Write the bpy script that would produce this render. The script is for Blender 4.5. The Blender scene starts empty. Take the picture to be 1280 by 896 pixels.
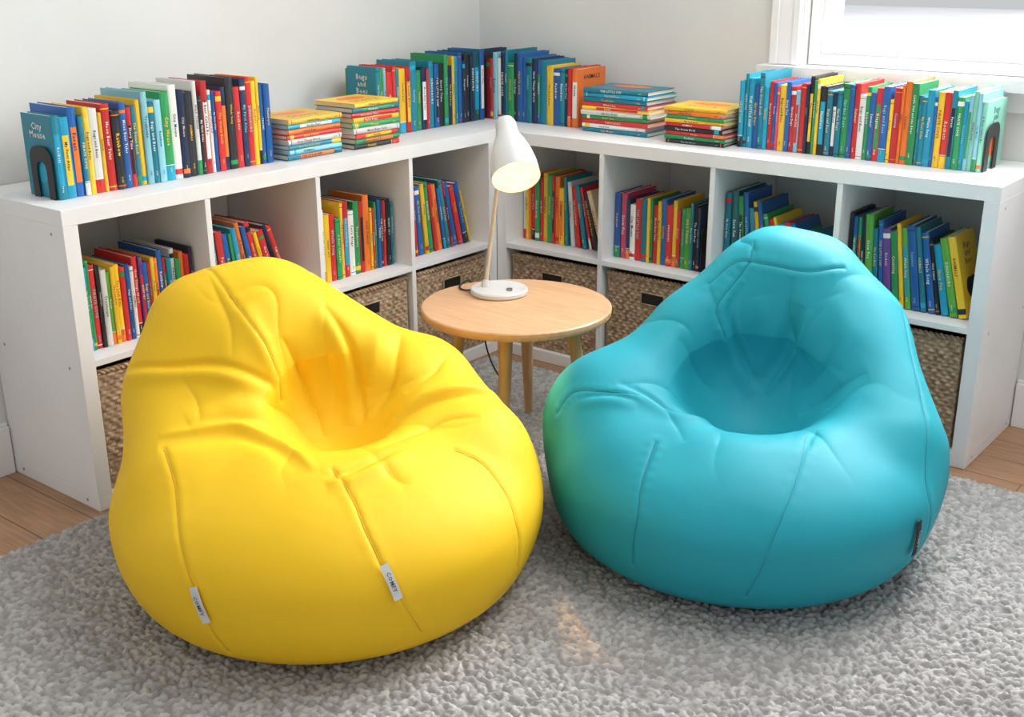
import bpy, bmesh, numpy as np, math, random
from mathutils import Vector, Matrix
random.seed(7); rng=np.random.default_rng(7)
SC=bpy.context.scene
def link(ob,parent=None):
    bpy.context.collection.objects.link(ob)
    if parent: ob.parent=parent
    return ob
def empty(name):
    e=bpy.data.objects.new(name,None); e.empty_display_size=.05; return link(e)
def s2l(c):
    return tuple(((v/255)/12.92 if v/255<=.04045 else ((v/255+.055)/1.055)**2.4) for v in c)
def mat(name,rgb=(200,200,200),rough=.5,**k):
    m=bpy.data.materials.new(name);m.use_nodes=True
    b=m.node_tree.nodes["Principled BSDF"]
    b.inputs["Base Color"].default_value=(*s2l(rgb),1);b.inputs["Roughness"].default_value=rough
    for kk,v in k.items(): b.inputs[kk.replace('_',' ')].default_value=v
    return m
def N(m,t,**k):
    n=m.node_tree.nodes.new(t)
    for a,v in k.items(): setattr(n,a,v)
    return n
def L(m,a,b): m.node_tree.links.new(a,b)
def bsdf(m): return m.node_tree.nodes["Principled BSDF"]
def noise_bump(m,scale=100,strength=.1,dist=.001,vec=None,detail=3):
    tc=N(m,"ShaderNodeTexCoord");no=N(m,"ShaderNodeTexNoise");no.inputs["Scale"].default_value=scale;no.inputs["Detail"].default_value=detail
    bu=N(m,"ShaderNodeBump");bu.inputs["Strength"].default_value=strength;bu.inputs["Distance"].default_value=dist
    L(m,tc.outputs["Object"],no.inputs["Vector"]);L(m,no.outputs["Fac"],bu.inputs["Height"]);L(m,bu.outputs["Normal"],bsdf(m).inputs["Normal"])
    return tc,no,bu
def vary(m,rgb1,rgb2,scale,detail=3,coord="Object",vscale=None):
    tc=N(m,"ShaderNodeTexCoord");no=N(m,"ShaderNodeTexNoise");no.inputs["Scale"].default_value=scale;no.inputs["Detail"].default_value=detail
    r=N(m,"ShaderNodeValToRGB");r.color_ramp.elements[0].position=.35;r.color_ramp.elements[1].position=.65
    r.color_ramp.elements[0].color=(*s2l(rgb1),1);r.color_ramp.elements[1].color=(*s2l(rgb2),1)
    if vscale:
        mp=N(m,"ShaderNodeMapping");mp.inputs["Scale"].default_value=vscale;L(m,tc.outputs[coord],mp.inputs[0]);L(m,mp.outputs[0],no.inputs["Vector"])
    else: L(m,tc.outputs[coord],no.inputs["Vector"])
    L(m,no.outputs["Fac"],r.inputs[0]);L(m,r.outputs[0],bsdf(m).inputs["Base Color"])
M_wall=mat("wall_paint",(222,223,221),.9);vary(M_wall,(221,222,219),(226,227,224),3);noise_bump(M_wall,220,.08,.001)
M_trim=mat("trim_paint",(240,241,241),.35);vary(M_trim,(238,239,239),(243,243,243),6)
M_white=mat("shelf_laminate",(240,241,242),.4);vary(M_white,(238,238,238),(243,243,243),4);noise_bump(M_white,60,.02,.001)
def attr_mat(name,rough=.4,bump=None):
    m=mat(name,(200,200,200),rough)
    a=N(m,"ShaderNodeAttribute",attribute_name="Col");L(m,a.outputs["Color"],bsdf(m).inputs["Base Color"])
    if bump: noise_bump(m,*bump)
    return m
M_book=attr_mat("book_print",.38,(140,.05,.001))
M_bulb=mat("lamp_bulb",(255,230,180),.4,Emission_Color=(1,.74,.42,1),Emission_Strength=3)
M_lamp=mat("lamp_enamel",(238,238,236),.35);vary(M_lamp,(212,211,208),(218,217,214),8)
M_black=mat("black_metal",(28,28,30),.4);vary(M_black,(24,24,26),(34,34,36),20)
M_chrome=mat("brushed_metal",(150,150,150),.3,Metallic=1.0);vary(M_chrome,(140,140,140),(165,165,165),30)
def wood(name,c1,c2,scale,stretch,rough=.45):
    m=mat(name,c1,rough)
    tc=N(m,"ShaderNodeTexCoord");mp=N(m,"ShaderNodeMapping");mp.inputs["Scale"].default_value=stretch
    no=N(m,"ShaderNodeTexNoise");no.inputs["Scale"].default_value=scale;no.inputs["Detail"].default_value=6;no.inputs["Distortion"].default_value=.6
    r=N(m,"ShaderNodeValToRGB");r.color_ramp.elements[0].position=.3;r.color_ramp.elements[1].position=.7
    r.color_ramp.elements[0].color=(*s2l(c1),1);r.color_ramp.elements[1].color=(*s2l(c2),1)
    L(m,tc.outputs["Object"],mp.inputs[0]);L(m,mp.outputs[0],no.inputs["Vector"]);L(m,no.outputs["Fac"],r.inputs[0]);L(m,r.outputs[0],bsdf(m).inputs["Base Color"])
    return m
M_table=wood("beech_veneer",(202,156,114),(217,175,134),3,(3,22,22),.4)
M_leg=wood("beech_leg",(186,144,102),(206,168,124),4,(30,30,3),.4)
M_floor=mat("oak_floor",(170,125,85),.4)
def floor_mat(m):
    tc=N(m,"ShaderNodeTexCoord");mp=N(m,"ShaderNodeMapping");mp.inputs["Rotation"].default_value=(0,0,0)
    br=N(m,"ShaderNodeTexBrick");br.inputs["Scale"].default_value=1;br.inputs["Brick Width"].default_value=1.4;br.inputs["Row Height"].default_value=.13;br.inputs["Mortar Size"].default_value=.0016
    br.inputs["Color1"].default_value=(*s2l((176,136,102)),1);br.inputs["Color2"].default_value=(*s2l((158,120,90)),1);br.inputs["Mortar"].default_value=(*s2l((96,70,50)),1)
    no=N(m,"ShaderNodeTexNoise");no.inputs["Scale"].default_value=4;no.inputs["Detail"].default_value=8
    mp2=N(m,"ShaderNodeMapping");mp2.inputs["Scale"].default_value=(2,26,1)
    mx=N(m,"ShaderNodeMix",data_type='RGBA',blend_type='OVERLAY');mx.inputs[0].default_value=.5
    L(m,tc.outputs["Object"],mp.inputs[0]);L(m,mp.outputs[0],br.inputs["Vector"]);L(m,tc.outputs["Object"],mp2.inputs[0]);L(m,mp2.outputs[0],no.inputs["Vector"])
    L(m,br.outputs["Color"],mx.inputs[6]);L(m,no.outputs["Fac"],mx.inputs[7]);L(m,mx.outputs[2],bsdf(m).inputs["Base Color"])
floor_mat(M_floor)
class MB:
    def __init__(s): s.v=[];s.f=[];s.c=[];s.sm=[]
    def add(s,vs,fs,col=(1,1,1),smooth=False):
        o=len(s.v);s.v+= [tuple(x) for x in vs];s.f+=[tuple(i+o for i in f) for f in fs];s.c+=[col]*len(fs);s.sm+=[smooth]*len(fs)
    def box(s,x0,x1,y0,y1,z0,z1,col=(1,1,1),F=None):
        vs=[(x,y,z) for x in (x0,x1) for y in (y0,y1) for z in (z0,z1)]
        if F: vs=[F(*v) for v in vs]
        s.add(vs,[(0,1,3,2),(4,6,7,5),(0,4,5,1),(2,3,7,6),(0,2,6,4),(1,5,7,3)],col)
    def obj(s,name,m,parent=None,bevel=0,loc=None):
        me=bpy.data.meshes.new(name);me.from_pydata(s.v,[],s.f)
        me.polygons.foreach_set("use_smooth",s.sm)
        at=me.attributes.new("Col",'FLOAT_COLOR','CORNER')
        n=np.array([len(f) for f in s.f]);c=np.repeat(np.array([(*c[:3],1) for c in s.c],dtype=np.float32),n,axis=0)
        at.data.foreach_set("color",c.ravel())
        me.materials.append(m);ob=bpy.data.objects.new(name,me);link(ob,parent)
        if bevel:
            b=ob.modifiers.new("bev",'BEVEL');b.width=bevel;b.segments=2;b.limit_method='ANGLE'
        if loc: ob.location=loc
        return ob
def lathe(name,prof,m,parent=None,seg=64,mtx=None,smooth=True):
    vs=[];fs=[];n=len(prof)
    for i in range(seg):
        a=2*math.pi*i/seg
        for r,z in prof: vs.append((r*math.cos(a),r*math.sin(a),z))
    for i in range(seg):
        j=(i+1)%seg
        for k in range(n-1): fs.append((i*n+k,j*n+k,j*n+k+1,i*n+k+1))
    me=bpy.data.meshes.new(name);me.from_pydata(vs,[],fs);bm=bmesh.new();bm.from_mesh(me);bmesh.ops.remove_doubles(bm,verts=bm.verts,dist=1e-5);bmesh.ops.recalc_face_normals(bm,faces=bm.faces);bm.to_mesh(me);bm.free()
    for p in me.polygons: p.use_smooth=smooth
    me.materials.append(m);ob=bpy.data.objects.new(name,me);link(ob,parent)
    if mtx is not None: ob.matrix_world=mtx
    try:
        me.set_sharp_from_angle(angle=math.radians(40))
    except Exception: pass
    return ob
def tube(name,pts,r,m,parent=None,poly=False):
    cu=bpy.data.curves.new(name,'CURVE');cu.dimensions='3D';cu.bevel_depth=r;cu.bevel_resolution=3
    sp=cu.splines.new('NURBS' if (len(pts)>2 and not poly) else 'POLY');sp.points.add(len(pts)-1)
    for p,q in zip(sp.points,pts): p.co=(*q,1)
    if len(pts)>2 and not poly: sp.use_endpoint_u=True;sp.order_u=3
    cu.use_fill_caps=True;cu.materials.append(m);ob=bpy.data.objects.new(name,cu);return link(ob,parent)
# ---------------- room shell
D=.39;H=.742;L1=1.529;L2=1.565
WX0,WX1,WZ0,WZ1=1.235,2.45,.955,2.1
b=MB();b.box(-.12,4.2,-.0,.12,0,WZ0);b.box(-.12,WX0,0,.12,WZ0,2.6);b.box(WX1,4.2,0,.12,WZ0,2.6);b.box(WX0,WX1,0,.12,WZ1,2.6);b.obj("wall_back",M_wall)
b=MB();b.box(-.12,0,-4.2,0,0,2.6);b.obj("wall_left",M_wall)
b=MB();b.box(-.12,4.2,-4.2,.12,-.05,0);b.obj("floor",M_floor)
b=MB();b.box(0.0005,.014,-4.2,-L1-D-.004,0,.13);b.box(0.0005,.008,-4.2,-L1-D-.004,.13,.14);b.obj("baseboard_left",M_trim,bevel=.002)
b=MB();b.box(D+L2+.004,4.2,-.014,-.0005,0,.13);b.box(D+L2+.004,4.2,-.008,-.0005,.13,.14);b.obj("baseboard_back",M_trim,bevel=.002)
w=empty("window_1")
b=MB();b.box(WX0-.095,WX0-.006,-.018,-.0005,WZ0+.004,WZ1+.09);b.box(WX0-.095,WX0-.07,-.028,-.0185,WZ0+.004,WZ1+.09);b.box(WX0-.028,WX0-.006,-.024,-.0185,WZ0+.004,WZ1+.09)
b.box(WX1+.006,WX1+.095,-.018,-.0005,WZ0+.004,WZ1+.09);b.box(WX0-.006,WX1+.006,-.018,-.0005,WZ1+.006,WZ1+.09);b.obj("casing",M_trim,w,bevel=.003)
b=MB();b.box(WX0-.12,WX1+.12,-.055,-.0005,WZ0-.03,WZ0+.003);b.box(WX0+.001,WX1-.001,-.0005,.119,WZ0+.0005,WZ0+.003);b.box(WX0-.095,WX1+.095,-.016,-.0005,WZ0-.085,WZ0-.031);b.obj("sill",M_trim,w,bevel=.001)
b=MB();e=.004
def frame(x0,x1,z0,z1,wd,y0,y1):
    b.box(x0,x0+wd,y0,y1,z0,z1);b.box(x1-wd,x1,y0,y1,z0,z1);b.box(x0+wd,x1-wd,y0,y1,z0,z0+wd);b.box(x0+wd,x1-wd,y0,y1,z1-wd,z1)
frame(WX0+e,WX1-e,WZ0+e,WZ1-e,.03,.03,.1);frame(WX0+.034,WX1-.034,WZ0+.034,WZ1-.034,.045,.045,.085);b.obj("sash",M_trim,w,bevel=.002)
M_glass=mat("window_glass",(255,255,255),0,Transmission_Weight=1.0,IOR=1.0)
b=MB();b.box(WX0+.079,WX1-.079,.062,.066,WZ0+.079,WZ1-.079);b.obj("glass",M_glass,w)
M_snow=mat("snow",(245,247,250),.8);vary(M_snow,(236,240,244),(250,250,252),.6)
b=MB();b.box(-9,15,.6,18,.2,.25);b.obj("snowy_ground",M_snow)
# ---------------- shelving
T=.038;t=.016;cw1=(L1-2*T-3*t)/4;cw2=(L2-2*T-3*t)/4;ch=(H-2*T-t)/2;DB=D-.003
Z1=T+ch+t;Z0=T
def unit(name,Lh,cw,F,corner=False):
    e=empty(name)
    b=MB()
    b.box(0.0005,Lh,0,DB,0.0004,T,F=F);b.box(0.0005,Lh,0,DB,H-T,H,F=F);b.box(0.0005,T,0,DB,T,H-T,F=F);b.box(Lh-T,Lh,0,DB,T,H-T,F=F)
    b.obj("carcass",M_white,e,bevel=.0012)
    b=MB();b.box(T,Lh-T,.001,DB-.002,T+ch,T+ch+t,F=F)
    for k in range(3):
        x=T+cw*(k+1)+t*k
        b.box(x,x+t,.001,DB-.002,T,T+ch,F=F);b.box(x,x+t,.001,DB-.002,T+ch+t,H-T,F=F)
    b.obj("dividers",M_white,e,bevel=.0008)
    b=MB()
    for z in (T*.5,H-.06,.36):
        for y in (.05,D-.05):
            vs=[F(Lh+.0006,y+.004*math.cos(q*math.pi/6),z+.004*math.sin(q*math.pi/6)) for q in range(12)];b.add(vs,[tuple(range(12))])
    b.obj("screw_caps",M_chrome,e)
    if corner:
        b=MB();b.box(0.004,D-.0005,-D+.0,-0.004,H-T,H);b.box(.004,.02,-D,-.004,0.0005,H-T);b.obj("corner_top_panel",M_white,e,bevel=.001)
    return e
FL=lambda x,y,z:(D-y,-D-x,z)
FR=lambda x,y,z:(D+x,-D+y,z)
unit("cube_bookshelf",L1,cw1,FL);unit("cube_bookshelf",L2,cw2,FR,True)
# ---------------- letters
GL={}
def glyph(ch):
    if ch in GL: return GL[ch]
    cu=bpy.data.curves.new("g",'FONT');cu.body=ch;cu.resolution_u=1;cu.size=1;cu.offset=.018
    ob=bpy.data.objects.new("g",cu);bpy.context.collection.objects.link(ob);bpy.context.view_layer.update()
    me=bpy.data.meshes.new_from_object(ob);v=np.array([x.co[:2] for x in me.vertices]).reshape(-1,2);f=[tuple(p.vertices) for p in me.polygons]
    bpy.data.objects.remove(ob);bpy.data.meshes.remove(me);bpy.data.curves.remove(cu)
    GL[ch]=(v,f,(v[:,0].max()+.1) if len(v) else .35);return GL[ch]
WORDS="Moon Bear Tales|THE LITTLE SHIP|Forest|Garden Days|NIGHT SKY|Dragons|The Ocean Book|Snow Fox|WILD THINGS|Rockets|My First Atlas|PIRATE COVE|Summer|The Lost Kite|ANIMALS|Treehouse|City Mouse|Counting|Hello Sun|Story Time|DINOSAURS|The Red Boat|Whale Song|Numbers|Fairy Rings|TRAINS|Bugs and Bees|Rainbow|Little Owl and the River|A Bear Called Bo|How Things Work".split("|")
def text(b,s,O,A,U,size,maxlen,col,center=True):
    O=np.array(O);A=np.array(A);U=np.array(U)
    g=[glyph(c) if c!=' ' else None for c in s];W=sum((x[2] if x else .35) for x in g)
    sz=min(size,maxlen/W);x=-W/2 if center else 0
    for q in g:
        if q is None: x+=.35;continue
        v,f,a=q
        if len(v): b.add([O+A*((x+p[0])*sz)+U*((p[1]-.35)*sz) for p in v],f,col)
        x+=a
PAL=dict(t=(22,128,150),b=(28,96,168),n=(28,48,84),y=(244,198,48),r=(206,42,44),w=(236,236,230),g=(44,150,88),o=(238,122,44),k=(34,36,42),l=(140,200,214),p=(224,80,120),m=(140,208,186),c=(26,160,196),v=(110,66,140),d=(16,92,100),s=(232,214,176),u=(96,170,60),a=(150,40,60))
PALL={k:s2l(v) for k,v in PAL.items()}
PAGE=s2l((236,228,208))
def book(b,O,ex,ey,ez,t,h,dep,col,cover=0,seed=None):
    O=np.array(O,float);ex=np.array(ex,float);ey=np.array(ey,float);ez=np.array(ez,float)
    P=lambda x,y,z:O+ex*x+ey*y+ez*z
    bt=.0018;c=np.array(PALL[col]);j=1+random.uniform(-.22,.1);c=tuple(np.clip(c*j+random.uniform(0,.01),0,1))
    rs=min(.003,t*.25)
    out=[(0,dep),(0,rs),(t*.18,rs*.3),(t*.5,0),(t*.82,rs*.3),(t,rs),(t,dep)]
    inn=[(bt,dep),(bt,rs+bt),(t*.25,bt+rs*.4),(t*.5,bt+rs*.3),(t*.75,bt+rs*.4),(t-bt,rs+bt),(t-bt,dep)]
    n=7;vs=[P(x,y,0) for x,y in out]+[P(x,y,h) for x,y in out]+[P(x,y,0) for x,y in inn]+[P(x,y,h) for x,y in inn];fs=[]
    for i in range(n-1):
        fs+=[(i,i+1,n+i+1,n+i),(2*n+i,3*n+i,3*n+i+1,2*n+i+1),(n+i,n+i+1,3*n+i+1,3*n+i),(i,2*n+i,2*n+i+1,i+1)]
    fs+=[(0,n,3*n,2*n),(n-1,3*n-1,4*n-1,2*n-1)]
    b.add(vs,fs,c)
    b.box(bt,t-bt,rs+bt,dep-.003,.003,h-.003,PAGE,F=lambda x,y,z:tuple(P(x,y,z)))
    lum=.3*c[0]+.6*c[1]+.1*c[2]
    tc=random.choice(['k','n','a','d']) if lum>.3 else random.choice(['w','w','y','s','l'])
    tc=PALL[tc];acc=PALL[random.choice('yrwcogk')]
    e=-.0004
    def band(z0,hh,i0,i1,cl):
        q=[P(x,y+e*.7,z*h) for z in (z0,z0+hh) for x,y in out[i0:i1]];m_=i1-i0
        b.add(q,[(i,i+1,m_+i+1,m_+i) for i in range(m_-1)],cl)
    sty=random.random()
    if t>.007:
        if sty<.25: band(random.choice([.05,.88]),random.uniform(.03,.08),1,6,acc)
        elif sty<.45: band(.04,.012,1,6,acc);band(.94,.012,1,6,acc)
        elif sty<.6: band(.16,.62,2,5,acc);tc=PALL['k'] if (.3*acc[0]+.6*acc[1])>.3 else PALL['w']
        elif sty<.72: band(.0,.16,1,6,acc);band(.17,.01,1,6,PALL['w'])
    if random.random()<.9: text(b,random.choice(WORDS),P(t/2,e*2,h*random.uniform(.5,.64)),-ez,ex,min(t*.66,random.uniform(.008,.0135)),h*random.uniform(.35,.65),tc)
    if random.random()<.6: text(b,random.choice(["abc","kids","tree","owl","sun"]),P(t/2,e*2.2,h*.12),-ez,ex,min(t*.45,.007),h*.12,tc)
    if cover:
        x=-.0005 if cover<0 else t+.0005;A=-ey if cover<0 else ey
        ws=random.choice(WORDS).split(' ')
        for i,wd in enumerate(ws): text(b,wd,P(x,dep*.5,h*(.86-.1*i)),A,ez,.022,dep*.6,tc)
        q=[P(x,dep*.5+dep*.26*math.cos(a),h*.34+h*.14*math.sin(a)*(1+.2*math.sin(3*a))) for a in np.linspace(0,2*math.pi,24,endpoint=False)]
        b.add(q,[tuple(range(24))],acc)
def row(name,o,a,n,length,cols,hr=(.17,.23),dr=(.14,.17),lean=None,coverL=False,coverR=False,jit=.006,hs=None):
    b=MB();a=np.array(a,float);n=np.array(n,float);z=np.array((0,0,1.));o=np.array(o,float)
    cols=cols.replace(' ','');k=len(cols);th=rng.uniform(.55,1.45,k);leans=[(lean(i/(k-1)) if lean else 0)+ (random.uniform(-.004,.004) if lean else 0) for i in range(k)]
    leans=[max(0,x) for x in leans]
    hh=[(hs(i/(k-1)) if hs else random.uniform(*hr))*random.uniform(.88,1.07) for i in range(k)]
    extra=sum(max(0,hh[i]*(math.sin(leans[i])-math.sin(leans[i-1]))) for i in range(1,k))
    av=length-extra;th*=av/sum(th[i]/math.cos(leans[i]) for i in range(k));x=0
    for i,cc in enumerate(cols):
        q=leans[i];ezz=z*math.cos(q)-a*math.sin(q);exx=a*math.cos(q)+z*math.sin(q)
        if i: x+=max(0,min(hh[i],hh[i-1])*(math.sin(q)-math.sin(leans[i-1])))
        yo=random.uniform(0,jit);first=(i==0 and coverL)
        book(b,o+a*x-n*yo+z*.0006,exx,-n,ezz,th[i]-.0006,hh[i],.125 if first else random.uniform(*dr),cc,cover=(-1 if first else (1 if (i==k-1 and coverR) else 0)))
        x+=th[i]/math.cos(q)
    return b.obj(name,M_book)
def stack(name,o,a,n,cols,ln=.22,dep=.16,tt=(.014,.02),rot=0):
    b=MB();z=np.array((0,0,1.));h=.0006
    for cc in cols:
        th=random.uniform(*tt);q=rot+random.uniform(-.05,.05);A=np.array(a)*math.cos(q)+np.array(n)*math.sin(q);Nn=np.array(n)*math.cos(q)-np.array(a)*math.sin(q)
        l=ln*random.uniform(.92,1.02);oo=np.array(o)+A*(l/2+random.uniform(-.004,.004))+z*h
        book(b,oo,z,-Nn,-A,th,l,dep*random.uniform(.92,1),cc);h+=th+.0005
        last=(oo,A,Nn,th,l)
    oo,A,Nn,th,l=last
    text(b,"Story",oo+z*(th+.0005)-A*(l/2)-Nn*dep*.3,A,-Nn,.04,l*.6,PALL['r'])
    q=[oo+z*(th+.0004)-A*(l/2+l*.3*math.cos(w))-Nn*(dep*.62+dep*.16*math.sin(w)) for w in np.linspace(0,2*math.pi,24,endpoint=False)]
    b.add(q,[tuple(range(24))],PALL['o'])
    return b.obj(name,M_book)
AX=(0,1,0);NX=(1,0,0);AY=(1,0,0);NY=(0,-1,0)
G=H+.0003
row("book_row",(.29,-1.855,G),AX,NX,.64,"tcbtywyrkbrtyltlgwnkwkrwbrnkrnryybb",hs=lambda u:.203+.03*u,coverL=True)
stack("book_stack",(.315,-1.085,G),AX,NX,"tltwrocy",ln=.2,dep=.17,tt=(.012,.0155))
stack("book_stack",(.325,-.855,G),AX,NX,"kgrwgyrty",ln=.19,dep=.17,tt=(.012,.016))
row("book_row",(.215,-.74,G),AX,NX,.51,"tglrrtyrtgnrtbkgnytbnkndb",hs=lambda u:.203+.012*u,coverL=True)
row("book_row",(.155,-.215,G),AY,NY,.425,"nkarlwntgkbbtnbtybtnr o",hs=lambda u:.22-.02*u,coverR=True)
stack("book_stack",(.745,-.25,G),AY,NY,"twrgwyrtct",ln=.25,dep=.17,tt=(.011,.0145))
stack("book_stack",(1.045,-.285,G),AY,NY,"kgrkrygoy",ln=.2,dep=.17,tt=(.010,.0135))
row("book_row",(1.16,-.235,G),AY,NY,.69,"ctcbtcrbpybrlrnkgyktntgbrwgbrbyroogttcbyrtgclmlm",hr=(.184,.207),coverR=True)
def cell(u,k):
    if u=='L': return -D-L1+T+k*(cw1+t)
    return D+T+k*(cw2+t)
GZ=Z1+.0003
row("book_row",(.33,cell('L',0)+.004,GZ),AX,NX,.34,"vbcgrkwuyyrbwrvbryobrtwgorn",hs=lambda u:.21-.02*u)
row("book_row",(.33,cell('L',1)+.004,GZ),AX,NX,.30,"gubtrbgcobryrnr",lean=lambda u:.3*u,hs=lambda u:.24-.03*u)
row("book_row",(.33,cell('L',2)+.004,GZ),AX,NX,.335,"wvpwyrgyrwgroyrgbnrkt",hr=(.185,.22))
row("book_row",(.33,cell('L',3)+.004,GZ),AX,NX,.33,"nbatrbygrobtrbrby",lean=lambda u:.26*u,hs=lambda u:.26-.06*u)
row("book_row",(cell('R',0)+.004,-.31,GZ),AY,NY,.33,"wyorgrygroytwrtrks",lean=lambda u:.0 if u<.6 else .3*(u-.6)/.4,hr=(.195,.225),coverR=True)
row("book_row",(cell('R',1)+.004,-.33,GZ),AY,NY,.30,"bpnwrtygrybryrgutkn",hr=(.185,.21))
row("book_row",(cell('R',2)+.004,-.33,GZ),AY,NY,.33,"tdgbtybgrycrbgt",lean=lambda u:.42*u,hs=lambda u:.26-.08*u)
row("book_row",(cell('R',3)+.004,-.33,GZ),AY,NY,.335,"kbgnutbvgyubtbkcuy",lean=lambda u:.25*u,hs=lambda u:.23-.02*u,coverR=True)
# ---------------- bookends
def bookend(name,F,mw=.11,h=.13):
    e=empty(name);vs=[];
    pts=[(-mw/2,0)]+[(-mw/2,h-.03)]+[(-mw/2+.03-.03*math.cos(a),h-.03+.03*math.sin(a)) for a in np.linspace(0,math.pi/2,6)]+[(mw/2-.03+.03*math.sin(a),h-.03+.03*math.cos(a)) for a in np.linspace(0,math.pi/2,6)]+[(mw/2,0)]
    ib=[(-.02,0),(-.02,h*.55)]+[(.02*math.sin(a),h*.55+.02*math.cos(a)) for a in np.linspace(-math.pi/2,math.pi/2,8)]+[(.02,h*.55),(.02,0)]
    cu=bpy.data.curves.new("plate",'CURVE');cu.dimensions='2D';cu.extrude=.0012;cu.fill_mode='BOTH'
    poly=pts+ib[::-1]
    sp=cu.splines.new('POLY');sp.points.add(len(poly)-1);sp.use_cyclic_u=True
    for p,q in zip(sp.points,poly): p.co=(q[0],q[1],0,1)
    cu.materials.append(M_black);ob=bpy.data.objects.new("plate",cu);link(ob,e);ob.matrix_world=F
    return e
def BF(loc,xd,zd):
    return Matrix(((xd[0],0,zd[0],loc[0]),(xd[1],0,zd[1],loc[1]),(xd[2],1,zd[2],loc[2]),(0,0,0,1)))
bookend("bookend",BF((.235,-1.86,G),(1,0,0),(0,1,0)),.09,.12)
bookend("bookend",BF((1.855,-.175,G),(0,1,0),(1,0,0)),.1,.12)
bookend("bookend",BF((cell('R',1)+.31,-.28,GZ),(0,1,0),(1,0,0)),.1,.14)
# ---------------- baskets
M_bask=mat("seagrass_weave",(130,104,78),.75);vary(M_bask,(134,110,86),(196,168,138),70,4,vscale=(1,1,1))
BW,BH,BD=.335,.3,.34
def basket_mesh(w=BW,h=BH,d=BD):
    V=[];Fc=[];off=0;st=.0022
    def face(fn,wd,hd):
        nonlocal off
        nu=int(wd/st);nv=int(hd/st);u=np.linspace(0,wd,nu);v=np.linspace(0,hd,nv);U,W=np.meshgrid(u,v)
        rowi=np.floor(W/.0105);ph=np.where(rowi%2==0,0,math.pi)
        hh=.0045*np.sqrt(np.abs(np.sin(math.pi*W/.0105)))*(.55+.45*np.cos(math.pi*U/.013+ph))+rng.normal(0,.0002,U.shape)
        hh*=np.clip(np.minimum(U,wd-U)/.004,0,1)
        P=fn(U,W,hh).reshape(-1,3);V.append(P)
        idx=np.arange(nu*nv).reshape(nv,nu)+off
        Fc.append(np.stack([idx[:-1,:-1],idx[:-1,1:],idx[1:,1:],idx[1:,:-1]],-1).reshape(-1,4));off+=nu*nv
    face(lambda U,W,h:np.stack([U-w/2,-h,W],-1),w,h)
    face(lambda U,W,h:np.stack([w/2+h*.5,U,W],-1),d,h)
    face(lambda U,W,h:np.stack([-w/2-h*.5,d-U,W],-1),d,h)
    V=np.concatenate(V);Fc=np.concatenate(Fc)
    me=bpy.data.meshes.new("woven_sides");me.from_pydata(V.tolist(),[],Fc.tolist());me.polygons.foreach_set("use_smooth",[True]*len(Fc));me.materials.append(M_bask);return me
BM=basket_mesh()
def basket(loc,rotz):
    e=empty("wicker_basket");ob=bpy.data.objects.new("woven_sides",BM);link(ob,e)
    b=MB();w,h,d=BW,BH,BD
    b.box(-w/2+.001,w/2-.001,.001,.008,0,h);b.box(-w/2+.001,w/2-.001,d-.008,d,0,h);b.box(-w/2+.001,-w/2+.008,.008,d-.008,0,h);b.box(w/2-.008,w/2-.001,.008,d-.008,0,h);b.box(-w/2+.008,w/2-.008,.008,d-.008,0,.006);b.obj("liner",M_bask,e)
    n=140
    for s_ in range(2):
        pts=[]
        for i in range(n+1):
            x=-w/2+w*i/n;ph=i*.55+s_*math.pi;pts.append((x,.0+.004*math.cos(ph),h+.002+.004*math.sin(ph)))
        tube("rim_strand",pts,.0042,M_bask,e)
    b=MB();
    b.box(-.038,.038,-.0075,-.0045,h-.072,h-.040);b.obj("handle_plate",M_black,e,bevel=.001)
    tube("handle_trim",[(-.04,-.0075,h-.074),(.04,-.0075,h-.074),(.04,-.0075,h-.038),(-.04,-.0075,h-.038),(-.04,-.0075,h-.074)],.0022,M_bask,e,poly=True)
    e.location=loc;e.rotation_euler=(0,0,rotz)
for k in range(4):
    basket((D-.018,cell('L',k)+cw1/2,T+.0005),math.pi/2)
    basket((cell('R',k)+cw2/2,-D+.018,T+.0005),0)
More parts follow.
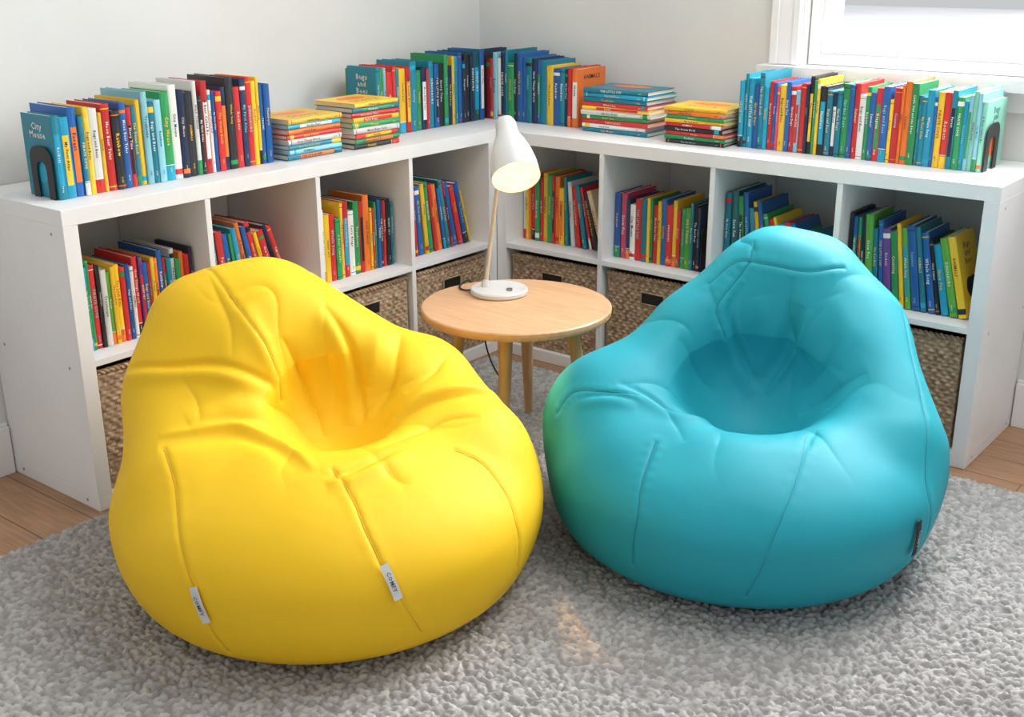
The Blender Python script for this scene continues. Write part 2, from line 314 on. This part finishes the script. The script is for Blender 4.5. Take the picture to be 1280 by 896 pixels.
# ---------------- rug
def rug():
    x0,x1,y0,y1=.415,3.35,-3.2,-.455;st=.0036
    nx=int((x1-x0)/st);ny=int((y1-y0)/st);x=np.linspace(x0,x1,nx);y=np.linspace(y0,y1,ny);X,Y=np.meshgrid(x,y)
    Hh=np.zeros_like(X);cid=np.zeros_like(X);c=.0138
    gx=int((x1-x0)/c)+4;gy=int((y1-y0)/c)+4
    jx=rng.uniform(-.4,.4,(gy,gx));jy=rng.uniform(-.4,.4,(gy,gx));hz=rng.uniform(.6,1,(gy,gx));cc=rng.uniform(0,1,(gy,gx));rr=rng.uniform(.6,.8,(gy,gx));an=rng.uniform(0,math.pi,(gy,gx))
    I=((X-x0)/c+1).astype(int);J=((Y-y0)/c+1).astype(int)
    for di in (-1,0,1):
        for dj in (-1,0,1):
            i=np.clip(I+di,0,gx-1);j=np.clip(J+dj,0,gy-1)
            dx=X-(x0+(i-1+.5+jx[j,i])*c);dy=Y-(y0+(j-1+.5+jy[j,i])*c)
            a=an[j,i];u=dx*np.cos(a)+dy*np.sin(a);v=-dx*np.sin(a)+dy*np.cos(a)
            d2=(u/(c*rr[j,i]))**2+(v/(c*rr[j,i]*.62))**2
            h=hz[j,i]*np.sqrt(np.clip(1-d2,0,1))*(1+.12*np.sin(u/c*14))
            m=h>Hh;Hh=np.where(m,h,Hh);cid=np.where(m,cc[j,i],cid)
    Zz=.003+.0105*np.clip(Hh,0,1.0)
    ed=np.minimum.reduce([X-x0,x1-X,Y-y0,y1-Y]);Zz*=np.clip(ed/.008,0.02,1)**.5
    Zz+=.0006
    V=np.stack([X+rng.normal(0,.0003,X.shape),Y+rng.normal(0,.0003,X.shape),Zz],-1).reshape(-1,3)
    idx=np.arange(nx*ny).reshape(ny,nx);Fc=np.stack([idx[:-1,:-1],idx[:-1,1:],idx[1:,1:],idx[1:,:-1]],-1).reshape(-1,4)
    me=bpy.data.meshes.new("loop_pile_rug");me.vertices.add(len(V));me.vertices.foreach_set("co",V.ravel())
    me.loops.add(Fc.size);me.loops.foreach_set("vertex_index",Fc.ravel().astype(np.int32));me.polygons.add(len(Fc));me.polygons.foreach_set("loop_start",np.arange(0,Fc.size,4,dtype=np.int32));me.polygons.foreach_set("use_smooth",np.ones(len(Fc),bool));me.update()
    at=me.attributes.new("Loop",'FLOAT','POINT');at.data.foreach_set("value",cid.ravel().astype(np.float32))
    m=mat("rug_wool",(190,188,186),.95)
    a=N(m,"ShaderNodeAttribute",attribute_name="Loop");r=N(m,"ShaderNodeValToRGB");r.color_ramp.elements[0].color=(*s2l((156,153,151)),1);r.color_ramp.elements[1].color=(*s2l((192,190,187)),1)
    L(m,a.outputs["Fac"],r.inputs[0]);L(m,r.outputs[0],bsdf(m).inputs["Base Color"]);noise_bump(m,500,.35,.002,detail=3)
    bsdf(m).inputs["Specular IOR Level"].default_value=.15
    me.materials.append(m);link(bpy.data.objects.new("loop_pile_rug",me))
rug()
RT=.0147
# ---------------- table
TC=(.930,-.972);TZ=.40
tb=empty("round_side_table")
R_=.252
lathe("top",[(0,TZ),(R_-.004,TZ),(R_-.0005,TZ-.003),(R_,TZ-.007),(R_-.001,TZ-.018),(R_-.004,TZ-.022),(0,TZ-.022)],M_table,tb,96,Matrix.Translation((TC[0],TC[1],0)))
for i,a in enumerate([math.radians(q) for q in (-62,28,118,208)]):
    d=Vector((math.cos(a),math.sin(a),0));top=Vector((TC[0],TC[1],TZ-.022))+d*.145;bot=Vector((TC[0],TC[1],RT+.002))+d*.2
    ax=(bot-top);ln=ax.length;Mx=Matrix.Translation(top)@ax.to_track_quat('Z','Y').to_matrix().to_4x4()
    lathe("leg_%d"%(i+1),[(0,0),(.018,0),(.0165,ln*.5),(.012,ln-.002),(0,ln)],M_leg,tb,24,Mx)
b=MB()
for a in (math.radians(-62),math.radians(28)):
    ca,sa=math.cos(a),math.sin(a);F=lambda x,y,z,ca=ca,sa=sa:(TC[0]+x*ca-y*sa,TC[1]+x*sa+y*ca,z)
    b.box(-.16,.16,-.014,.014,TZ-.044+(.001 if a>0 else 0),TZ-.0225,F=F)
b.obj("cross_rail",M_leg,tb)
# ---------------- lamp
lp=empty("desk_lamp");LB=Vector((.828,-.918,TZ+.0005))
lathe("base",[(0,0),(.075,0),(.078,.003),(.078,.012),(.075,.0155),(0,.016)],M_lamp,lp,64,Matrix.Translation(LB))
rh=Vector((.7818,.6235,0));fh=Vector((-.6235,.7818,0))
S0=LB+Vector((0,0,.0155))-rh*.037+fh*.012
S1=S0+rh*.048+Vector((0,0,.395))
M_stem=wood("ash_stem",(206,184,158),(222,204,180),4,(30,30,3),.4)
tube("stem",[S0,S1],.0055,M_stem,lp)
lathe("stem_collar",[(0,0),(.012,0),(.011,.012),(.007,.02),(0,.02)],M_lamp,lp,32,Matrix.Translation(S0))
lathe("switch_knob",[(0,0),(.008,0),(.008,.006),(0,.007)],M_chrome,lp,24,Matrix.Translation(LB+Vector((0,0,.0158))+rh*.028-fh*.03))
axis=(Vector((0,0,-1))*.66-fh*.73+rh*.15).normalized()
top=LB+rh*.018-fh*.0+Vector((0,0,.468))
Mx=Matrix.Translation(top)@axis.to_track_quat('Z','Y').to_matrix().to_4x4()
prof=[(0,0),(.012,.001),(.0225,.006),(.027,.016),(.029,.045),(.032,.06),(.043,.085),(.053,.115),(.060,.15),(.063,.19),(.0612,.19),(.0585,.15),(.0515,.115),(.041,.086),(.030,.062),(.0,.056)]
lathe("shade",prof,M_lamp,lp,64,Mx)
lathe("bulb",[(0,.075),(.012,.078),(.022,.09),(.027,.112),(.023,.134),(.012,.144),(0,.147)],M_bulb,lp,32,Mx)
tube("hinge",[S1-Vector((0,0,.01)),S1+Vector((0,0,.01)),top+axis*.04],.0065,M_lamp,lp)
tube("cord",[S0+fh*.01,LB+Vector((0,0,.004))-rh*.078,LB-rh*.12+fh*.05+Vector((0,0,.002)),LB-rh*.08+fh*.17+Vector((0,0,0)),LB+Vector((0,0,-.1))-rh*.06+fh*.2,LB+Vector((0,0,-.3))-rh*.03+fh*.2,LB+Vector((0,0,-.375))+rh*.03+fh*.25],.0025,M_black,lp)
pl=bpy.data.lights.new("lamp_glow",'POINT');pl.energy=.28;pl.color=(1,.62,.3);pl.shadow_soft_size=.02;po=bpy.data.objects.new("lamp_glow",pl);link(po,lp);po.location=top+axis*.165
sl=bpy.data.lights.new("lamp_beam",'SPOT');sl.energy=70;sl.color=(1,.5,.16);sl.spot_size=math.radians(10);sl.spot_blend=1;sl.shadow_soft_size=.03;so=bpy.data.objects.new("lamp_beam",sl);link(so,lp);so.location=top+axis*.2
so.rotation_euler=(Vector((1.635,-1.615,0))-so.location).to_track_quat('-Z','Y').to_euler()
# ---------------- bean bags (signed-distance body, creases and seams in bag-local millimetres)
def smin(a,b,k): h=np.clip(.5+.5*(b-a)/k,0,1);return b*(1-h)+a*h-k*h*(1-h)
def smax(a,b,k): return -smin(-a,-b,k)
def ell(P,c,r,rzlow=None):
    q=P-np.array(c);r=np.array(r,float)
    if rzlow: q=q.copy();q[...,2]=np.where(q[...,2]<0,q[...,2]*r[2]/rzlow,q[...,2])
    k0=np.linalg.norm(q/r,axis=-1);k1=np.linalg.norm(q/(r*r),axis=-1)+1e-9
    return k0*(k0-1)/k1
def cap(P,a,b,r1,r2):
    a=np.array(a);b=np.array(b);ab=b-a;tt=np.clip(((P-a)@ab)/(ab@ab),0,1);d=np.linalg.norm(P-a-tt[...,None]*ab,axis=-1);return d-(r1+(r2-r1)*tt)
def sdfY(P):
    d=ell(P,(.0,.012,.17),(.478,.454,.21),.33)
    d=smin(d,ell(P,(-.17,-.14,.33),(.24,.28,.27)),.10)
    d=smin(d,cap(P,(-.18,-.275,.49),(-.22,-.15,.51),.112,.11),.10)
    d=smin(d,cap(P,(-.24,-.08,.40),(-.23,.17,.33),.12,.115),.09)
    d=smin(d,cap(P,(-.2,.2,.31),(-.02,.32,.26),.11,.11),.08)
    d=smin(d,cap(P,(-.08,-.325,.36),(.14,-.26,.26),.105,.10),.09)
    d=smax(d,-cap(P,(.03,.03,.40),(.22,.06,.8),.125,.29),.09)
    return smax(d,-P[...,2],.05)
def sdfT(P):
    d=ell(P,(.0,-.010,.17),(.475,.440,.19),.33)
    d=smin(d,ell(P,(-.17,.095,.33),(.235,.30,.27)),.10)
    d=smin(d,cap(P,(-.2,.09,.562),(-.19,.18,.54),.09,.09),.12)
    d=smin(d,cap(P,(-.14,-.10,.36),(-.02,-.31,.28),.12,.12),.09)
    d=smin(d,cap(P,(-.02,-.31,.27),(.14,-.29,.22),.11,.10),.08)
    d=smin(d,cap(P,(-.13,.28,.42),(.12,.30,.25),.105,.11),.08)
    d=smax(d,-cap(P,(.04,.01,.37),(.25,-.02,.8),.15,.32),.10)
    return smax(d,-P[...,2],.05)
def grad(sdf,P,e=.0015):
    g=np.stack([sdf(P+np.array(v)*e)-sdf(P-np.array(v)*e) for v in ((1,0,0),(0,1,0),(0,0,1))],-1);return g/(np.linalg.norm(g,axis=1)[:,None]+1e-9)
def nets(sdf,lo,hi,st):
    ax=[np.arange(lo[i],hi[i]+st,st) for i in range(3)];S=np.empty([len(a) for a in ax],np.float32);YY,ZZ=np.meshgrid(ax[1],ax[2],indexing='ij')
    for i,x in enumerate(ax[0]): S[i]=sdf(np.stack([np.full_like(YY,x),YY,ZZ],-1))
    I=S<0;c=[I[a:I.shape[0]-1+a,b_:I.shape[1]-1+b_,d:I.shape[2]-1+d] for a in (0,1) for b_ in (0,1) for d in (0,1)];s=sum(x.astype(int) for x in c);act=(s>0)&(s<8)
    ids=-np.ones(act.shape,int);ids[act]=np.arange(act.sum());ijk=np.argwhere(act);V=np.array(lo)+(ijk+.5)*st;F=[]
    for axn in range(3):
        o=[a for a in range(3) if a!=axn];sl0=[slice(None)]*3;sl1=[slice(None)]*3;sl0[axn]=slice(0,-1);sl1[axn]=slice(1,None)
        ch=I[tuple(sl0)]!=I[tuple(sl1)];e_=np.argwhere(ch);e_=e_[(e_[:,o[0]]>0)&(e_[:,o[1]]>0)&(e_[:,o[0]]<S.shape[o[0]]-1)&(e_[:,o[1]]<S.shape[o[1]]-1)]
        ins=I[tuple(e_.T)]
        def g(a,b_): q=e_.copy();q[:,o[0]]-=a;q[:,o[1]]-=b_;return ids[tuple(q.T)]
        Q=np.stack([g(1,1),g(0,1),g(0,0),g(1,0)],1);fl=(~ins) if axn!=1 else ins;Q[fl]=Q[fl][:,::-1];F.append(Q)
    return V,np.concatenate(F)
def mkmesh(name,V,F):
    me=bpy.data.meshes.new(name);me.vertices.add(len(V));me.vertices.foreach_set("co",np.asarray(V,np.float32).ravel())
    me.loops.add(F.size);me.loops.foreach_set("vertex_index",F.ravel().astype(np.int32));me.polygons.add(len(F));me.polygons.foreach_set("loop_start",np.arange(0,F.size,4,dtype=np.int32));me.polygons.foreach_set("use_smooth",np.ones(len(F),bool));me.update();me.validate();return me
def spoly(pts,n=8):
    pts=np.array(pts,float);k=len(pts);o=[]
    for i in range(k-1):
        p0=pts[max(i-1,0)];p1=pts[i];p2=pts[i+1];p3=pts[min(i+2,k-1)]
        for s in np.linspace(0,1,n,endpoint=False): o.append(.5*((2*p1)+(-p0+p2)*s+(2*p0-5*p1+4*p2-p3)*s*s+(-p0+3*p1-3*p2+p3)*s**3))
    o.append(pts[-1]);return np.array(o)
def polyd(P,Nn,S,R=.12):
    mn=S.min(0)-R;mx=S.max(0)+R;sel=np.where(((P>mn)&(P<mx)).all(1))[0];Q=P[sel];NQ=Nn[sel]
    seg=np.linalg.norm(np.diff(S,axis=0),axis=1);cum=np.concatenate([[0],np.cumsum(seg)]);best=np.full(len(Q),9.);par=np.zeros(len(Q));sg=np.ones(len(Q))
    for i in range(len(S)-1):
        a=S[i];ab=S[i+1]-a;tt=np.clip(((Q-a)@ab)/(ab@ab+1e-12),0,1);v=Q-a-tt[:,None]*ab;d=np.linalg.norm(v,axis=1);m=d<best;best[m]=d[m];par[m]=(cum[i]+tt[m]*seg[i])/cum[-1]
        sg[m]=np.sign(np.einsum('ij,ij->i',np.cross(np.broadcast_to(ab,(m.sum(),3)),NQ[m]),v[m]))
    return sel,best,par,sg
def wnoise(P,wl,seed,n=18):
    r=np.random.default_rng(seed);o=np.zeros(len(P))
    for _ in range(n):
        d=r.normal(size=3);d/=np.linalg.norm(d);o+=np.sin(P@d*2*math.pi/(wl*r.uniform(.7,1.5))+r.uniform(0,6.28))
    return o/math.sqrt(n)
def pts_(s): return [tuple(float(v)/1000 for v in q.split(',')) for q in s.split(';')]
def beanbag(name,c,ang,sdf,m,mseam,strokes,seams,seat,tags,seed):
    e=empty(name);c=np.array([c[0],c[1],RT])
    def surf(s,n=8):
        S=spoly(pts_(s),n)
        for _ in range(6): S=S-grad(sdf,S)*sdf(S)[:,None]
        return S
    V,F=nets(sdf,(-.56,-.56,-.04),(.56,.56,.74),.006)
    for k in range(4):
        s=sdf(V);V=V-grad(sdf,V)*s[:,None]
    me=mkmesh("cover",V,F);ob=bpy.data.objects.new("cover",me);link(ob,e);md=ob.modifiers.new("s",'SUBSURF');md.levels=1;md.render_levels=1
    dg=bpy.context.evaluated_depsgraph_get();m2=bpy.data.meshes.new_from_object(ob.evaluated_get(dg));ob.modifiers.clear();ob.data=m2;bpy.data.meshes.remove(me)
    P=np.empty(len(m2.vertices)*3,np.float32);m2.vertices.foreach_get("co",P);P=P.reshape(-1,3).astype(float)
    for k in range(2): P=P-grad(sdf,P)*sdf(P)[:,None]
    Nn=grad(sdf,P,.004);disp=np.zeros(len(P))
    zf=np.clip(P[:,2]/.12,0,1)
    disp+=.002*wnoise(P,.24,seed)*zf+.0002*wnoise(P,.05,seed+1)*zf
    dx=P[:,0]-seat[0];dy=P[:,1]-seat[1];ph=np.arctan2(dy,dx);rr=np.hypot(dx,dy);wp=.5*wnoise(P,.22,seed+2);msk=np.exp(-((rr-seat[2])/.085)**2)*np.clip((P[:,2]-.18)/.1,0,1)
    v=1-np.abs(np.sin(ph*3.5+wp+seed));disp-=.004*msk*v**5
    for kind,amp,wd,pts in strokes:
        amp*=.88
        S=surf(pts);sel,d,par,sg=polyd(P,Nn,S,wd*4);tp=np.sin(math.pi*np.clip(par,0,1))**.7
        if kind=='f': s=d*sg;pr=np.exp(-((s-wd)/wd)**2)-.9*np.exp(-((s+.25*wd)/(.5*wd))**2)
        elif kind=='c': pr=-np.exp(-d/wd)
        else: pr=np.exp(-(d/wd)**2)
        disp[sel]+=amp*tp*pr
    for pts in seams:
        S=surf(pts);sel,d,par,sg=polyd(P,Nn,S,.06);disp[sel]+=-.0024*np.exp(-(d/.004)**2)+.0008*np.exp(-((d-.013)/.009)**2)*(1+.4*np.sin(par*70+sg))
    P2=P+Nn*disp[:,None];P2[:,2]=np.maximum(P2[:,2],0)
    m2.vertices.foreach_set("co",P2.astype(np.float32).ravel());m2.update();m2.materials.clear();m2.materials.append(m)
    from mathutils.kdtree import KDTree
    kd=KDTree(len(P));[kd.insert(p,i) for i,p in enumerate(P2)];kd.balance()
    for i,pts in enumerate(seams):
        S=surf(pts,14);q=[]
        for s in S:
            _,ix,_=kd.find(s);q.append(P2[ix]+Nn[ix]*.0001)
        q=np.array(q)
        for _ in range(2): q[1:-1]=(q[:-2]+q[1:-1]*2+q[2:])/4
        tube("seam_%d"%(i+1),q,.0009,mseam,e)
    for i,(sp_,wd,mt,tc) in enumerate(tags):
        AB=surf(sp_,2);A=AB[0];B=AB[-1];nn=grad(sdf,A[None])[0];ex=(B-A);ln=np.linalg.norm(ex);ex/=ln;ey=np.cross(nn,ex);ey/=np.linalg.norm(ey);nn=np.cross(ex,ey)
        _,ix,_=kd.find((A+B)/2);off=max(.004,((P2[ix]-(A+B)/2)@nn)+.003)
        b=MB();n=8;vs=[];
        for k in range(n+1):
            u=k/n;o=off+.003*math.sin(u*3.1)+.003*u
            for sgn in (-.5,.5):
                for h in (0,.0012): vs.append(A+ex*ln*u+ey*wd*sgn+nn*(o+h))
        fs=[]
        for k in range(n):
            a=4*k;fs+=[(a,a+4,a+5,a+1),(a+2,a+3,a+7,a+6),(a+1,a+5,a+7,a+3),(a,a+2,a+6,a+4)]
        fs+=[(0,1,3,2),(4*n,4*n+2,4*n+3,4*n+1)];b.add(vs,fs,s2l(mt))
        text(b,"COMFY",A+ex*ln*.5+nn*(off+.0075),ex,ey*(1),wd*.62,ln*.75,s2l(tc))
        b.obj("label_%d"%(i+1),M_label,e)
    e.location=tuple(c);e.rotation_euler=(0,0,ang);return e
M_label=attr_mat("woven_label",.6,(400,.1,.001))
def fabric(name,rgb,rough):
    m=mat(name,rgb,rough);bsdf(m).inputs["Specular IOR Level"].default_value=.28;noise_bump(m,900,.12,.0008,detail=2);return m
MY=fabric("yellow_canvas",(243,196,30),.6);MT=fabric("turquoise_canvas",(34,158,174),.58)
MYs=mat("yellow_seam",(212,162,20),.6);MTs=mat("turquoise_seam",(20,122,138),.6)
Aback=math.atan2(-.7818,.6235)
ystro=[('f',.012,.018,"-71,-437,422;16,-314,467;28,-217,473;31,-147,457;-5,-93,400"),
('f',-.012,.02,"157,-296,366;148,-231,375;119,-143,371;156,-58,352;269,26,344"),
('c',.018,.012,"-43,-80,511;-68,-47,413;-58,-17,324;-20,0,292"),
('f',.014,.018,"-118,0,558;-97,45,483;-94,63,393;-47,70,310"),
('c',.02,.012,"-210,154,468;-115,152,431;-78,132,380;-52,94,326"),
('r',.012,.02,"-183,101,501;-108,104,452;-91,80,385"),
('f',.014,.018,"-104,400,356;-42,298,384;-12,207,369;8,134,323"),
('c',.012,.010,"-175,259,425;-97,228,410;-59,169,378"),
('c',.012,.010,"37,334,361;52,252,359;121,184,353;175,133,351"),
('f',.010,.018,"285,47,338;264,97,341;212,150,347;168,195,347"),
('c',.006,.010,"222,138,346;259,172,330;272,206,318"),
('r',.010,.024,"-58,-165,577;-9,-112,487;-12,-87,380"),('c',.007,.01,"-151,-248,603;-28,-185,551;24,-171,482"),('c',.006,.01,"37,-277,452;75,-238,415;126,-220,383"),
('r',.012,.03,"129,-243,385;83,-165,397;21,-91,357"),('c',.010,.012,"40,-110,391;-22,-66,339;14,-5,281")]
yseam=["185,-278,358;254,-244,321;315,-224,284;430,-176,199;440,-148,106;422,-121,56","256,59,346;326,104,318;393,139,274;437,184,201;396,230,76","132,288,328;143,344,301;182,387,258;221,410,199;213,411,110","-199,-260,598;-49,-164,570;-14,-105,486;-16,-85,378"]
tstro=[('f',.009,.018,"-96,-9,562;-87,-33,479;-110,5,375;-83,51,295"),('c',.012,.014,"-76,107,576;-64,96,495;-55,114,422;-29,144,373"),
('f',-.013,.02,"-44,137,511;-64,114,400;-80,60,296"),('c',.013,.013,"79,246,403;52,180,346;15,123,274"),
('f',.011,.018,"76,-299,380;107,-224,351;138,-149,326;60,-80,260"),('c',.009,.012,"-44,-147,446;-59,-104,364;-75,-43,289"),('r',.009,.03,"-85,37,527;-93,68,410;-92,52,330"),
('c',.007,.010,"6,199,461;10,169,387;-30,131,315"),('c',.006,.010,"103,-214,349;187,-182,328;251,-173,315"),('c',.007,.010,"200,115,305;238,92,321;301,70,313"),('r',.010,.03,"-39,186,540;12,215,463;32,189,395"),
('c',.007,.010,"-119,-87,565;-86,-62,508;-83,-54,452"),('f',.007,.014,"83,-386,342;108,-310,361;127,-252,350")]
tseam=["-144,22,650;-108,9,605;-96,-26,552;-85,-58,499;-89,-39,431","-119,-87,565;-122,-30,607;-96,52,599;-75,138,589;-91,222,592","238,-229,310;316,-264,260;369,-280,197;354,-283,90","237,84,321;374,31,286;456,-19,223;449,-69,71","-106,344,470;56,352,391;203,344,314;291,326,209;278,318,55","61,-425,305;60,-394,352;91,-332,367;105,-250,359"]
GT=((205,205,205),(70,70,70))
beanbag("yellow_bean_bag_chair",(1.035,-1.765),Aback,sdfY,MY,MYs,ystro,yseam,(.03,.03,.2),[("433,-171,197;444,-147,132",.017,*GT),("425,167,235;439,192,173",.017,*GT)],1)
beanbag("turquoise_bean_bag_chair",(1.645,-1.045),Aback,sdfT,MT,MTs,tstro,tseam,(.04,.01,.22),[("345,285,185;338,278,108",.018,(22,24,28),(190,190,190))],5)
# ---------------- lights
wd=bpy.data.worlds.new("world");SC.world=wd;wd.use_nodes=True;bg=wd.node_tree.nodes["Background"];bg.inputs[0].default_value=(.96,.98,1,1);bg.inputs[1].default_value=.6
def area(name,loc,target,size,energy,col=(1,1,1),sy=None):
    l=bpy.data.lights.new(name,'AREA');l.energy=energy;l.color=col;l.size=size
    if sy: l.shape='RECTANGLE';l.size_y=sy
    o=bpy.data.objects.new(name,l);link(o);o.location=loc;o.rotation_euler=(Vector(target)-Vector(loc)).to_track_quat('-Z','Y').to_euler();return o
area("window_daylight",(1.9,.5,1.75),(1.4,-1.6,.3),1.3,85,(.97,.99,1))
area("added_overhead_fill",(2.0,-1.0,2.5),(1.2,-1.3,0),1.2,26,(1,.985,.96))  # added soft fill standing in for the missing ceiling, no fixture there
area("added_snow_fill",(2,7,6),(2,7,0),10,2200,(1,1,1))  # added lamp above the snow, whitens the ground outside the window
# ---------------- camera
CP=(2.77088,-3.2997,1.29177);CY,CPi,CR,CF=2.24394,-.33803,-.00458,1465.7147
f=np.array([math.cos(CPi)*math.cos(CY),math.cos(CPi)*math.sin(CY),math.sin(CPi)]);r=np.cross(f,[0,0,1.]);r/=np.linalg.norm(r);u=np.cross(r,f);c,s=math.cos(CR),math.sin(CR)
r,u=c*r+s*u,-s*r+c*u
cam=bpy.data.cameras.new("camera");co=bpy.data.objects.new("camera",cam);link(co)
cam.sensor_fit='HORIZONTAL';cam.sensor_width=36;cam.lens=CF*36/1280;cam.clip_start=.01
co.matrix_world=Matrix(((r[0],u[0],-f[0],CP[0]),(r[1],u[1],-f[1],CP[1]),(r[2],u[2],-f[2],CP[2]),(0,0,0,1)))
SC.camera=co
SC.view_settings.view_transform='Standard';SC.view_settings.look='None'
